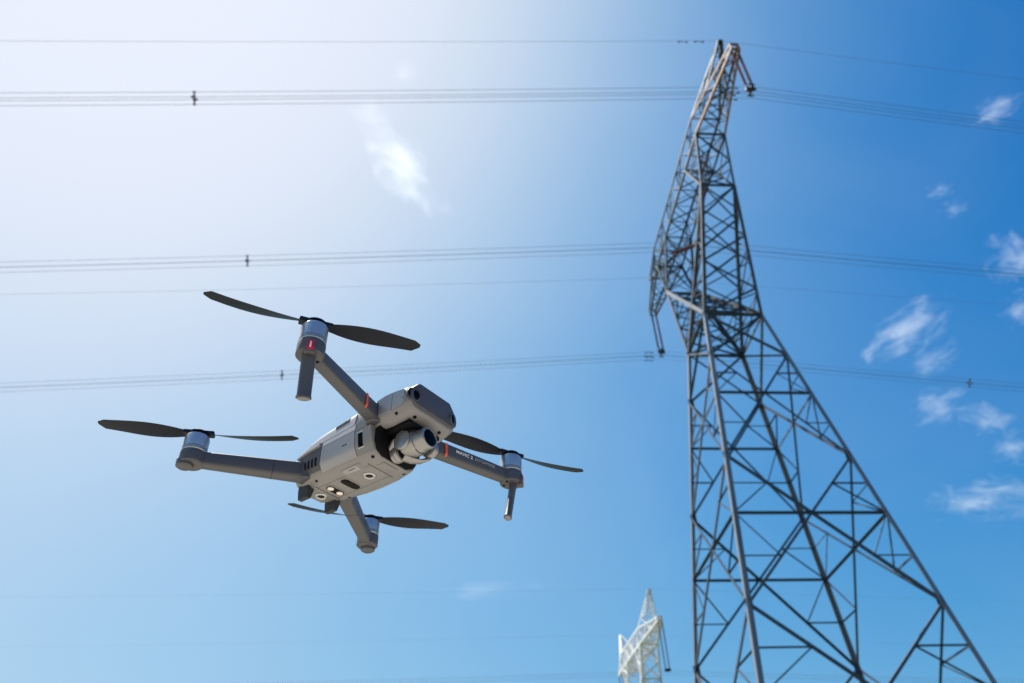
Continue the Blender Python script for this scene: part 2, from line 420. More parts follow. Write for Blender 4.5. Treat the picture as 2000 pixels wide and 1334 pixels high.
def spacer(nm, u, label):
    v, sl, sr = SLOPES[nm]; c = tw(u, v, wire_h(u, HC, sl, sr)); e = empty('bundle_spacer', c)
    tag(e, label, 'spacer', 'spacers on the cable bundles')
    bm = bmesh.new()
    q4 = [VD*a*.225+Vector((0, 0, b*.225)) for a, b in ((-1, -1), (1, -1), (1, 1), (-1, 1))]
    q4 = [p*0.62 for p in q4]
    for i in range(4):
        a, b = q4[i], q4[(i+1) % 4]; box(bm, (a+b)/2, (.06, .05, (b-a).length+.05), frame(b-a, UD))
    finish(bm, 'spacer_frame', M_DARKFIT, e, smooth=False)
    for p in q4:
        bm = bmesh.new(); o2 = p/0.62; box(bm, (p+o2)/2, (.05, .06, (o2-p).length), frame(o2-p, UD)); lathe(bm, [(.045, -.07), (.05, 0), (.045, .07)], o2, UD, 10)
        finish(bm, 'clamp', M_DARKFIT, e)
spacer('topmost', -23.39, 'small dark spacer clamping the topmost cable bundle at upper left')
spacer('middle', -23.06, 'small dark spacer clamping the middle cable bundle left of centre')
spacer('lowest', -22.8, 'small dark spacer clamping the lowest cable bundle left of the drone')
spacer('lowest', 19.17, 'small spacer clamping the lowest cable bundle at the right edge')

def damper(c, label):
    e = empty('vibration_damper', c); tag(e, label, 'damper', 'vibration dampers on the cables')
    bm = bmesh.new(); box(bm, Vector((0, 0, -.05)), (.05, .05, .12)); lathe(bm, [(.012, -.22), (.012, .22)], Vector((0, 0, -.11)), UD, 8)
    finish(bm, 'clamp', M_DARKFIT, e)
    for s in (-1, 1):
        bm = bmesh.new(); lathe(bm, [(.03, -.09), (.045, -.05), (.045, .07), (.03, .09)], Vector((0, 0, -.12))+UD*s*.25, UD, 10)
        finish(bm, 'weight', M_DARKFIT, e)
for u, lb in ((-1.91, 'outer small damper on the top earth wire left of the pylon peak'), (-1.07, 'inner small damper on the top earth wire beside the pylon peak')):
    damper(tw(u, -P1['vP'], wire_h(u, P1['hP']+.15, .0967, .1656)), lb)
for nm, u in (('lowest', -.85), ('topmost', -.95)):
    v, sl, sr = SLOPES[nm]
    for bn, dv, dz in BW:
        damper(tw(u, v, wire_h(u, HC, sl, sr)) + VD*dv+Vector((0, 0, dz)), f'small damper on the {bn} cable of the {nm} bundle, {"left" if u < 0 else "right"} of its insulator')

# wires and insulators of the distant line
UD2 = Vector((math.cos(PSI2), math.sin(PSI2), 0))
U2 = [-200+5*i for i in range(81)]
def tw2(u, v, h): return tw(u, v, h, SEC, PSI2)
for s, lb in ((-1, 'faint earth wire over the top of the distant white pylon'), (1, 'faint earth wire over the lower left peak of the distant white pylon')):
    o = tube('earth_wire', [tw2(u, s*P2['vP'], P2['hP']+.1-.03*abs(u)+.0001*u*u) for u in U2], .007, M_WIRE); tag(o, lb, 'power line')
for s, lb in ((-1, 'near'), (1, 'far')):
    base = tw2(0, s*P2['S'], P2['hT']); e = empty('insulator_string', base)
    tag(e, f'dark blue-grey insulator string on the {lb} arm of the distant white pylon', 'insulator', 'insulator strings of the distant pylon')
    for du in (-.22, .22): insulator(e, tw2(du, s*P2['S'], P2['hT']), tw2(du, s*P2['S'], 25.6), base, .11)
    bm = bmesh.new(); box(bm, tw2(0, s*P2['S'], 25.5)-base, (.8, .5, .3)); finish(bm, 'yoke_plate', M_DARKFIT, e, smooth=False)
    for bn, dv, dz in BW:
        o = tube('conductor_wire', [tw2(u, s*P2['S'], 25.2-.03*abs(u)+.0001*u*u)+Vector((0, dv, dz)) for u in U2], .009, M_WIRE)
        tag(o, f'faint {bn} cable of the bundle on the {lb} arm of the distant white pylon', 'power line', f'cables of the {lb} distant bundle')


# ------------------------------------------------------------------ drone
DR = Matrix(((0.798, 0.6025, -0.0116), (0.3853, -0.4953, 0.7786), (0.4634, -0.6258, -0.6274)))   # drone axes (forward, left, up) in camera axes
DT = Vector((-0.17107, -0.13577, -0.90256))
CB = Matrix((RIGHT, UP, BACK)).transposed()
DW = (CB @ DR); dloc = CAM + CB @ DT
drone = empty('drone'); drone.matrix_world = Matrix.Translation(dloc) @ DW.to_4x4()
tag(drone, 'grey folding four-rotor camera drone hovering in the foreground', 'drone')

D_GREY = mat('light_grey_plastic', (0.195, 0.198, 0.212), 0.42, 0, var=0.04, scale=30, bump=0.06, bscale=2500, coords='Object')
D_PANEL = mat('satin_grey_panel', (0.295, 0.305, 0.335), 0.36, 0.15, var=0.04, scale=30, bump=0.04, bscale=2500)
D_DARK = mat('dark_grey_plastic', (0.066, 0.068, 0.083), 0.44, 0, var=0.06, scale=40, bump=0.08, bscale=2500)
D_NOSE = mat('nose_dark_grey', (0.062, 0.060, 0.072), 0.42, 0, var=0.05, scale=40, bump=0.06, bscale=2500)
D_BLACK = mat('black_plastic', (0.003, 0.003, 0.0045), 0.5, 0, var=0.2, scale=60, spec=0.12)
D_GLASS = mat('black_lens_glass', (0.002, 0.002, 0.0035), 0.14, 0, var=0.1, scale=60, spec=0.07)
D_METAL = mat('satin_aluminium', (0.50, 0.52, 0.56), 0.34, 0.75, var=0.04, scale=60, bump=0.05, bscale=1800)
D_SILVER = mat('champagne_magnesium', (0.30, 0.305, 0.32), 0.34, 0.7, var=0.02, scale=20)
D_FOOT = mat('dark_foot_plastic', (0.024, 0.027, 0.034), 0.5, 0, var=0.1, scale=40, spec=0.3)
D_ORANGE = mat('orange_paint', (0.75, 0.10, 0.03), 0.45, 0, var=0.08, scale=60)
D_WHITE = mat('white_print', (0.75, 0.75, 0.76), 0.5, 0, var=0.04, scale=60)
D_GREYPRINT = mat('pale_grey_print', (0.36, 0.36, 0.38), 0.5, 0, var=0.04, scale=60)
D_REDLENS = mat('red_signal_lens', (0.42, 0.008, 0.02), 0.15, 0, var=0.25, scale=120, coat=0.6)
D_PEARL = mat('pearl_light_lens', (0.75, 0.73, 0.68), 0.15, 0, var=0.05, scale=90, coat=1.0)
D_BLADE = mat('dark_blade_plastic', (0.007, 0.011, 0.022), 0.4, 0, var=0.15, scale=50, spec=0.2)

# --- body sections: x -> half profile (y, z) from bottom centre to top centre
SECS = [
 (-.0905, [(0, -.0180), (.010, -.0180), (.016, -.0140), (.020, -.0040), (.022, .0020), (.020, .0085), (.014, .0125), (0, .0140)]),
 (-.0840, [(0, -.0235), (.015, -.0235), (.024, -.0180), (.030, -.0090), (.032, .0010), (.029, .0110), (.021, .0165), (0, .0185)]),
 (-.0700, [(0, -.0256), (.018, -.0256), (.029, -.0205), (.036, -.0110), (.0385, .0020), (.0355, .0150), (.026, .0220), (0, .0245)]),
 (-.0500, [(0, -.0258), (.019, -.0258), (.031, -.0215), (.0385, -.0120), (.0405, .0030), (.0375, .0200), (.028, .0275), (0, .0305)]),
 (-.0300, [(0, -.0258), (.020, -.0258), (.032, -.0225), (.0390, -.0130), (.0410, .0040), (.0380, .0245), (.029, .0320), (0, .0355)]),
 ( .0000, [(0, -.0258), (.0205, -.0258), (.033, -.0230), (.0395, -.0130), (.0410, .0050), (.0380, .0280), (.029, .0360), (0, .0400)]),
 ( .0250, [(0, -.0258), (.0205, -.0258), (.0325, -.0225), (.0390, -.0120), (.0410, .0060), (.0380, .0320), (.029, .0400), (0, .0440)]),
 ( .0400, [(0, -.0256), (.0200, -.0256), (.0310, -.0215), (.0370, -.0110), (.0405, .0075), (.0380, .0350), (.030, .0425), (0, .0465)]),
 ( .0500, [(0, -.0250), (.0195, -.0250), (.0290, -.0205), (.0350, -.0100), (.0400, .0085), (.0380, .0365), (.030, .0435), (0, .0475)]),
]
def prof(x):
    for (xa, a), (xb, b) in zip(SECS, SECS[1:]):
        if xa <= x <= xb:
            t = (x-xa)/(xb-xa); return [(p[0]+(q[0]-p[0])*t, p[1]+(q[1]-p[1])*t) for p, q in zip(a, b)]
    return SECS[0][1] if x < SECS[0][0] else SECS[-1][1]
def spt(x, t, side):
    pr = prof(x); i = min(int(t), 6); f = t-i
    return Vector((x, side*(pr[i][0]+(pr[i+1][0]-pr[i][0])*f), pr[i][1]+(pr[i+1][1]-pr[i][1])*f))
def snorm(x, t, side):
    e = .002; dx = spt(x+e, t, side)-spt(x-e, t, side); dt = spt(x, min(t+.05, 6.99), side)-spt(x, max(t-.05, 0), side)
    n = dx.cross(dt)*side
    n = n.normalized()
    c = spt(x, t, side); ref = Vector((0, c.y, c.z-.008))
    return n if n.dot(ref) > 0 else -n
def hull(name, xs, t0, t1, M, inset=0.0):
    bm = bmesh.new(); rings = []
    ts = [t0] + [i for i in range(8) if t0 < i < t1] + [t1]
    for x in xs:
        L = [spt(x, t, -1) for t in ts]; Rr = [spt(x, t, 1) for t in reversed(ts)]
        if t0 == 0: Rr = Rr[:-1]
        if t1 == 7: Rr = Rr[1:]
        rings.append(L+Rr)
    loft(bm, rings); return finish(bm, name, M, drone, angle=32, bevel=.0012)
def patch(name, x0, x1, t0, t1, side, M, th=.0007, nx=8, ntt=8, parent=None, corner=None):
    bm = bmesh.new(); G = [[], []]
    for k, off in enumerate((-.0008, th)):
        for i in range(nx+1):
            row = []
            for j in range(ntt+1):
                t = t0+(t1-t0)*j/ntt
                xa, xb = (x0(j/ntt), x1(j/ntt)) if callable(x0) else (x0, x1)
                x = xa+(xb-xa)*i/nx
                row.append(bm.verts.new(spt(x, t, side)+snorm(x, t, side)*off))
            G[k].append(row)
    for k in (0, 1):
        for i in range(nx):
            for j in range(ntt):
                bm.faces.new((G[k][i][j], G[k][i+1][j], G[k][i+1][j+1], G[k][i][j+1]))
    b = [(i, 0) for i in range(nx+1)]+[(nx, j) for j in range(1, ntt+1)]+[(i, ntt) for i in range(nx-1, -1, -1)]+[(0, j) for j in range(ntt-1, 0, -1)]
    for a, c in zip(b, b[1:]+b[:1]):
        bm.faces.new((G[0][a[0]][a[1]], G[0][c[0]][c[1]], G[1][c[0]][c[1]], G[1][a[0]][a[1]]))
    return finish(bm, name, M, parent or drone, angle=28)

xsb = [s_[0] for s_ in SECS]
lower = hull('lower_shell', xsb, 0, 4.0, D_GREY)
upper = hull('upper_shell', [-.0840]+xsb[2:], 4.02, 7, D_GREY)

for sd in (-1, 1):
    patch('battery_cover', -.052, .0235, 4.42, 5.75, sd, D_PANEL, .0009)
    patch('side_panel', lambda q: -.030+.004*q, lambda q: .0262, 2.05, 4.05, sd, D_PANEL, .0008)
    patch('side_panel', lambda q: -.026, lambda q: .0262, 4.09, 4.38, sd, D_PANEL, .0008, ntt=3)
    patch('front_corner_panel', .0275, .0495, 2.1, 3.95, sd, D_GREY, .0006)
    rv = patch('rear_vent_panel', lambda q: -.062-.004*q, lambda q: -.0315+.004*q, 2.35, 4.2, sd, D_DARK, .0004)
    for k in range(4):
        patch('vent_slot', -.0560+.0062*k, -.0535+.0062*k, 2.9, 3.55, sd, D_BLACK, .0009, 2, 4, parent=rv)
    # rear brow above the vent panel
    patch('rear_brow', -.070, -.030, 4.22, 4.40, sd, D_PANEL, .0030, 6, 3)
    # release button of the battery
    patch('release_button', -.0090, .0100, 4.83, 4.98, sd, D_BLACK, .0014, 5, 3)
    patch('release_button', .0085, .0122, 4.86, 5.14, sd, D_BLACK, .0015, 3, 3)
    # side obstacle sensor window
    sw = patch('side_sensor_window', .0318, .0378, 2.75, 3.72, sd, D_GLASS, .0010, 3, 6)
    patch('window_rim', .0306, .0390, 2.65, 2.74, sd, D_METAL, .0011, 3, 2, parent=sw); patch('window_rim', .0306, .0390, 3.73, 3.82, sd, D_METAL, .0011, 3, 2, parent=sw)
    patch('card_slot', .0075, .0150, 3.38, 3.43, sd, D_BLACK, .0011, 4, 2)
# rear power button
bm = bmesh.new(); lathe(bm, [(.006, 0), (.006, .003), (.004, .0038), (0, .0038)], (-.0865, -.012, .010), (-1, -.6, .5), 20); finish(bm, 'power_button', D_BLACK, drone)

# --- nose
NS = [
 (.0480, [(0, .0060), (.026, .0060), (.0330, .0075), (.0395, .0130), (.0400, .0240), (.0375, .0368), (.030, .0438), (0, .0478)]),
 (.0700, [(0, .0070), (.026, .0040), (.0330, .0040), (.0395, .0120), (.0402, .0240), (.0375, .0385), (.029, .0450), (0, .0485)]),
 (.0880, [(0, .0080), (.026, .0050), (.0330, .0055), (.0398, .0135), (.0405, .0240), (.0378, .0375), (.028, .0455), (0, .0480)]),
 (.1000, [(0, .0100), (.026, .0090), (.0330, .0110), (.0390, .0165), (.0400, .0250), (.0375, .0360), (.0265, .0455), (0, .0470)]),
 (.1045, [(0, .0125), (.025, .0120), (.0310, .0140), (.0360, .0190), (.0370, .0260), (.0345, .0345), (.0250, .0445), (0, .0458)]),
]
bm = bmesh.new()
loft(bm, [[Vector((x, -y, z)) for y, z in P]+[Vector((x, y, z)) for y, z in reversed(P[1:-1])] for x, P in NS])
nose = finish(bm, 'nose_shell', D_GREY, drone, angle=32, bevel=.001)
# dark front mask of the nose
bm = bmesh.new()
FM = [(-.030, .0150), (.030, .0150), (.0375, .0200), (.0380, .0300), (.0340, .0370), (.0255, .0460), (-.0255, .0460), (-.0340, .0370), (-.0380, .0300), (-.0375, .0200)]
loft(bm, [[Vector((.0990+.0006, y*1.012, .03+(z-.03)*1.012)) for y, z in FM], [Vector((.1065-abs(y)*.03, y, z)) for y, z in FM], [Vector((.1092-abs(y)*.06, y*.93, .0305+(z-.0305)*.9)) for y, z in FM]])
mask = finish(bm, 'front_mask', D_NOSE, drone, angle=30, bevel=.0008)
for sd in (-1, 1):
    bm = bmesh.new(); ax = Vector((.93, sd*.36, -.05))
    lathe(bm, [(.0070, -.006), (.0084, -.003), (.0086, .001), (.0083, .0020), (.0074, .0024), (.0070, .0012), (0, .0012)], (.1045, sd*.0325, .0270), ax, 28)
    eye = finish(bm, 'forward_sensor', D_NOSE, drone)
    bm = bmesh.new(); lathe(bm, [(.0069, 0), (.0060, .0008), (.0035, .0014), (0, .0017)], Vector((.1045, sd*.0325, .0270))+ax.normalized()*.0014, ax, 24); finish(bm, 'sensor_lens', D_GLASS, eye)
# seams on the nose shell flank
for sd in (-1, 1):
    bm = bmesh.new()
    loft(bm, [[Vector((x, sd*(y+o), z)) for o in (-.001, .0006) for z in ((z0, z1) if o < 0 else (z1, z0))] for x, y, z0, z1 in ((.0560, .0398, .0135, .0345), (.0700, .0400, .0130, .0365), (.0800, .0401, .0130, .0360))])
    finish(bm, 'nose_flank_panel', D_PANEL, drone, angle=30)
    bm = bmesh.new()
    loft(bm, [[Vector((x, sd*(y+o), z)) for o in (-.001, .0006) for z in ((z0, z1) if o < 0 else (z1, z0))] for x, y, z0, z1 in ((.0808, .0401, .0140, .0360), (.0900, .0401, .0150, .0350), (.0975, .0392, .0180, .0345))])
    finish(bm, 'nose_flank_panel', D_PANEL, drone, angle=30)
def dot(name, c, n, r, M=D_BLACK, parent=None, h=.0007):
    bm = bmesh.new(); lathe(bm, [(r, -.001), (r, h), (r*.7, h), (r*.55, h*.3), (0, h*.3)], c, n, 16); return finish(bm, name, M, parent or drone)
for sd in (-1, 1):
    dot('screw_hole', (.0850, sd*.0362, .0092), (0, sd*.7, -.75), .0019); dot('screw_hole', (.0560, sd*.0372, .0105), (0, sd*.7, -.75), .0020)
    dot('screw_hole', (.0970, sd*.0200, .0078), (.2, 0, -1), .0019)
    dot('screw_hole', (.0420, sd*.0245, -.0236), (0, sd*.45, -.9), .0019); dot('screw_hole', (-.0470, sd*.0255, -.0235), (0, sd*.35, -.9), .0017)

# --- gimbal bay
bm = bmesh.new()
BP = [(-.0195, -.0235), (.0195, -.0235), (.0285, -.0190), (.0335, -.0090), (.0345, .0055), (-.0345, .0055), (-.0335, -.0090), (-.0285, -.0190)]
loft(bm, [[Vector((.0440, y*.9, z)) for y, z in BP], [Vector((.0506+(z+.0235)*.28, y, z)) for y, z in BP]])
finish(bm, 'bay_liner', D_BLACK, drone, angle=30, bevel=.0006)
bm = bmesh.new(); box(bm, (.0740, 0, .0030), (.040, .050, .0050)); finish(bm, 'bay_ceiling', D_BLACK, drone, bevel=.0015)
bm = bmesh.new(); lathe(bm, [(.0165, 0), (.0170, .003), (.0155, .005), (.0150, .0075), (0, .0075)], (.0790, 0, .0010), (0, 0, -1), 36); dmp = finish(bm, 'damper_plate', D_BLACK, drone)
bm = bmesh.new(); lathe(bm, [(.0158, 0), (.0160, .0006), (.0152, .0008), (.0152, 0)], (.0790, 0, -.0045), (0, 0, -1), 36, cap=False); finish(bm, 'damper_ring', D_METAL, dmp)

# --- gimbal
gim = None
bm = bmesh.new(); lathe(bm, [(0, 0), (.0125, 0), (.0130, .0008), (.0130, .0085), (.0118, .0100), (0, .0102)], (.0770, -.0025, -.0030), (-.25, -.35, -1), 32); yaw = finish(bm, 'yaw_motor', D_SILVER, drone)
bm = bmesh.new()
AR = [((.0720, -.008, -.0050), .0080), ((.0620, -.010, -.0060), .0072), ((.0540, -.008, -.0100), .0068), ((.0530, -.003, -.0150), .0070)]
rings = []
for i, (c, r) in enumerate(AR):
    d = Vector(AR[min(i+1, 3)][0])-Vector(AR[max(i-1, 0)][0]); F = frame(d, (0, 1, 0))
    rings.append([Vector(c)+F @ Vector((r*math.cos(a*math.pi/8)*.9, r*math.sin(a*math.pi/8)*.6, 0)) for a in range(16)])
loft(bm, rings); finish(bm, 'yaw_arm', D_SILVER, drone)
bm = bmesh.new(); lathe(bm, [(0, 0), (.0085, 0), (.0102, .0010), (.0105, .0050), (.0098, .0054), (.0098, .0060), (.0105, .0064), (.0105, .0105), (.0092, .0112), (.0092, .0125), (0, .0125)], (.0520, -.001, -.0150), (1, 0, 0), 32); rol = finish(bm, 'roll_motor', D_SILVER, drone)
bm = bmesh.new(); lathe(bm, [(.0094, 0), (.0096, .0005), (.0096, .0022), (.0088, .0026)], (.0640, -.001, -.0150), (1, 0, 0), 32); finish(bm, 'motor_gap_ring', D_BLACK, rol)
# bracket that runs under the camera to the tilt motor on its left
bm = bmesh.new(); BRK = [(.0650, -.002, -.0228), (.0690, .008, -.0236), (.0740, .0170, -.0228), (.0800, .0225, -.0190), (.0830, .0240, -.0120)]
rings = []
for i, c in enumerate(BRK):
    d = Vector(BRK[min(i+1, 4)])-Vector(BRK[max(i-1, 0)]); F = frame(d, (1, 0, 0))
    rings.append([Vector(c)+F @ Vector((.0062*math.cos(a*math.pi/6), .0024*math.sin(a*math.pi/6), 0)) for a in range(12)])
loft(bm, rings); finish(bm, 'roll_bracket', D_SILVER, drone)
bm = bmesh.new(); lathe(bm, [(0, 0), (.0080, 0), (.0095, .001), (.0095, .0070), (.0085, .0082), (0, .0084)], (.0850, .0165, -.0105), (0, 1, 0), 32); finish(bm, 'tilt_motor', D_SILVER, drone)
# camera head
bm = bmesh.new()
CH = [(.0675, .0085, .0085), (.0685, .0120, .0112), (.0715, .0138, .0123), (.0860, .0145, .0128), (.0885, .0140, .0125)]
rings = []
for x, ry, rz in CH:
    L = []
    for a in range(32):
        c, s_ = math.cos(a*math.pi/16), math.sin(a*math.pi/16); e = .72
        L.append(Vector((x, ry*math.copysign(abs(c)**e, c), -.0105+rz*math.copysign(abs(s_)**e, s_))))
    rings.append(L)
loft(bm, rings); head = finish(bm, 'camera_head', D_SILVER, drone, angle=40)
bm = bmesh.new(); lathe(bm, [(.0135, 0), (.0128, .0030), (.0122, .0080), (.0124, .0110), (.0122, .0140), (.0112, .0150), (.0101, .0150), (.0096, .0135)], (.0880, 0, -.0103), (1, 0, 0), 40, cap=False); barrel = finish(bm, 'lens_barrel', D_SILVER, head, angle=40)
bm = bmesh.new(); lathe(bm, [(.0101, 0), (.0094, .0008), (.006, .0016), (0, .0020)], (.1012, 0, -.0103), (1, 0, 0), 36); finish(bm, 'lens_glass', D_GLASS, head)
bm = bmesh.new(); lathe(bm, [(.0141, 0), (.0146, .0006), (.0146, .0012), (.0141, .0018)], (.0868, 0, -.0105), (1, 0, 0), 40, sx=.93); finish(bm, 'seam_ring', D_DARK, head)
bm = bmesh.new(); lathe(bm, [(.0110, 0), (.0115, .001), (.0110, .0045), (.0085, .0052), (0, .0052)], (.0750, -.0120, -.0100), (0, -1, 0), 32); finish(bm, 'side_cap', D_SILVER, head)

# --- underside sensors
def ring_lens(x, r):
    bm = bmesh.new(); lathe(bm, [(r*1.75, -.001), (r*1.72, .0008), (r*1.35, .0018), (r*1.02, .0012), (r*.98, .0002)], (x, 0, -.0258), (0, 0, -1), 32, cap=False); o = finish(bm, 'downward_camera', D_METAL, drone)
    bm = bmesh.new(); lathe(bm, [(r, 0), (r*.7, .0004), (0, .0006)], (x, 0, -.0259), (0, 0, -1), 24); finish(bm, 'lens_glass', D_GLASS, o)
ring_lens(.0125, .0042); ring_lens(-.0670, .0042)
def stadium(name, x, hy, r, z, h, M, parent=None):
    bm = bmesh.new(); pts = []
    for k in range(13): a = -math.pi/2+math.pi*k/12; pts.append((r*math.sin(a)*1.0, hy+r*math.cos(a)))
    for k in range(13): a = math.pi/2+math.pi*k/12; pts.append((r*math.sin(a), -hy+r*math.cos(a)))
    loft(bm, [[Vector((x+px*s_, py*s2, zz)) for px, py in pts] for s_, s2, zz in ((1, 1, z+.001), (1, 1, z-h*.6), (.88, .95, z-h))])
    return finish(bm, name, M, parent or drone)
r1 = stadium('infrared_rim', -.0180, .0075, .0072, -.0256, .0012, D_GREY); stadium('infrared_window', -.0180, .0075, .0056, -.0266, .0008, D_GLASS, r1)
r2 = stadium('landing_light_rim', -.0430, .0070, .0066, -.0256, .0012, D_GREY); r2b = stadium('landing_light_window', -.0430, .0070, .0052, -.0266, .0007, D_GLASS, r2)
for sy in (-1, 1):
    bm = bmesh.new(); lathe(bm, [(.0040, 0), (.0036, .0008), (.002, .0014), (0, .0016)], (-.0430, sy*.0070, -.0272), (0, 0, -1), 20); finish(bm, 'light_lens', D_PEARL, r2)
# recessed label on the lower right edge
bm = bmesh.new(); box(bm, (.0070, -.0208, -.0252), (.0300, .0105, .0016), Matrix.Rotation(R(-10), 3, 'X')); lb = finish(bm, 'label_recess', D_GREY, drone, bevel=.0006)
bm = bmesh.new(); box(bm, (.0050, -.0208, -.0257), (.0230, .0078, .0016), Matrix.Rotation(R(-10), 3, 'X')); finish(bm, 'label_plate', D_PANEL, lb, bevel=.0005)
for dx, dy, lx in ((.002, -.0012, .0100), (.0035, .0008, .0070), (.009, .0022, .0040)):
    bm = bmesh.new(); box(bm, (.0050+dx, -.0208+dy, -.0263+dy*.17), (lx, .0006, .0008), Matrix.Rotation(R(-10), 3, 'X')); finish(bm, 'label_print', D_DARK, lb, smooth=False)
# seams and ridges of the belly
for xx, hw in ((.0300, .0200), (-.0555, .0185)):
    bm = bmesh.new(); box(bm, (xx, 0, -.02585), (.0005, hw*2, .0004)); finish(bm, 'belly_seam', D_BLACK, drone, smooth=False)
for sd in (-1, 1):
    bm = bmesh.new(); box(bm, (-.0130, sd*.0158, -.0259), (.0820, .0011, .0011)); finish(bm, 'belly_ridge', D_GREY, drone, bevel=.0004)
bm = bmesh.new(); box(bm, (.0400, 0, -.02585), (.0120, .0220, .0010)); finish(bm, 'front_belly_plate', D_GREY, drone, bevel=.0005)
# rear antenna feet
for sd in (-1, 1):
    bm = bmesh.new()
    loft(bm, [[Vector((-.0700+dx*s_+ox, sd*.0205+dy*s2, z)) for dx, dy in ((-.0085, -.0040), (.0085, -.0040), (.0085, .0040), (-.0085, .0040))] for s_, s2, ox, z in ((1.05, 1.1, 0, -.0205), (1.05, 1.1, 0, -.0275), (.92, .75, -.0010, -.0372))])
    finish(bm, 'rear_foot', D_FOOT, drone, angle=30, bevel=.0004, segs=1)

# --- arms, motors, legs, propellers
def arm_mesh(name, a, b, h0, h1, w0, w1, M, n=7, bow=0.0):
    """beam from a to b; chamfered underside"""
    bm = bmesh.new(); d = (b-a); dh = Vector((d.x, d.y, 0)).normalized(); sdv = Vector((-dh.y, dh.x, 0)); rings = []
    for k in range(n+1):
        t = k/n; c = lerp(a, b, t); h = lerp(h0, h1, t)/2; wd = lerp(w0, w1, t)/2
        P = [(-wd*.82, -h), (wd*.82, -h), (wd, -h*.72), (wd*.92, h*.75), (wd*.55, h), (-wd*.55, h), (-wd*.92, h*.75), (-wd, -h*.72)]
        rings.append([c+sdv*x+Vector((0, 0, z+bow*math.sin(math.pi*t))) for x, z in P])
    loft(bm, rings); return finish(bm, name, M, drone, angle=30, bevel=.0012), dh, sdv

def make_motor(mx, my, zb, zt, lean):
    ax = Vector((0, 0, 1))
    h = zt-zb
    bm = bmesh.new(); lathe(bm, [(0, zb), (.0125, zb), (.0140, zb+.0016), (.0141, zb+h*.36), (.0136, zb+h*.40), (0, zb+h*.40)], (mx, my, 0), ax, 36); mount = finish(bm, 'motor_mount', D_DARK, drone)
    bm = bmesh.new(); pr = [(.0130, zb+h*.395)]
    for k in range(3):
        z = zb+h*(.42+.035*k); pr += [(.0137, z), (.0137, z+h*.020), (.0119, z+h*.021), (.0119, z+h*.034)]
    pr += [(.0137, zb+h*.53), (.0137, zb+h*.86), (.0128, zb+h*.93), (.0105, zb+h*.955), (0, zb+h*.955)]
    lathe(bm, pr, (mx, my, 0), ax, 40); mo = finish(bm, 'motor', D_METAL, drone, angle=40)
    bm = bmesh.new(); lathe(bm, [(.0095, zb+h*.95), (.0112, zb+h*.97), (.0112, zb+h*1.06), (.0085, zb+h*1.11), (0, zb+h*1.12)], (mx, my, 0), ax, 28); finish(bm, 'motor_cap', D_BLACK, mo)
    return mount

def propeller(mx, my, z, ang, cw, fold=0.0):
    bm = bmesh.new(); box(bm, (mx, my, z), (.034, .010, .0045), Matrix.Rotation(ang, 3, 'Z')); hub = finish(bm, 'propeller', D_BLADE, drone, bevel=.001)
    for k in (0, 1):
        bm = bmesh.new(); rings = []; N = 14; Lb = .100
        A = ang+math.pi*k+(fold if k else 0); ex = Vector((math.cos(A), math.sin(A), 0)); ey = Vector((-math.sin(A), math.cos(A), 0))*(1 if cw else -1)
        for i in range(N+1):
            t = i/N; ch = .0180*(0.38+1.15*math.sin(min(1, t*1.55)*math.pi/2)*(1-.62*t)) * (1 if t < .93 else max(.25, 1-(t-.93)*10))
            tw_ = R(20*(1-t)+7); c = Vector((mx, my, z))+ex*(.010+Lb*t)+Vector((0, 0, .004*t*t))
            ring = []
            for px, pz in ((-.35, 0), (-.05, .045), (.35, .03), (.65, 0), (.35, -.012), (-.05, -.02)):
                ring.append(c+ey*(px*ch*math.cos(tw_)-pz*ch*math.sin(tw_))-Vector((0, 0, 1))*(px*ch*math.sin(tw_)-pz*ch*math.cos(tw_))-ey*.004*math.sin(t*3))
            rings.append(ring)
        loft(bm, rings); finish(bm, 'blade', D_BLADE, hub, angle=60)

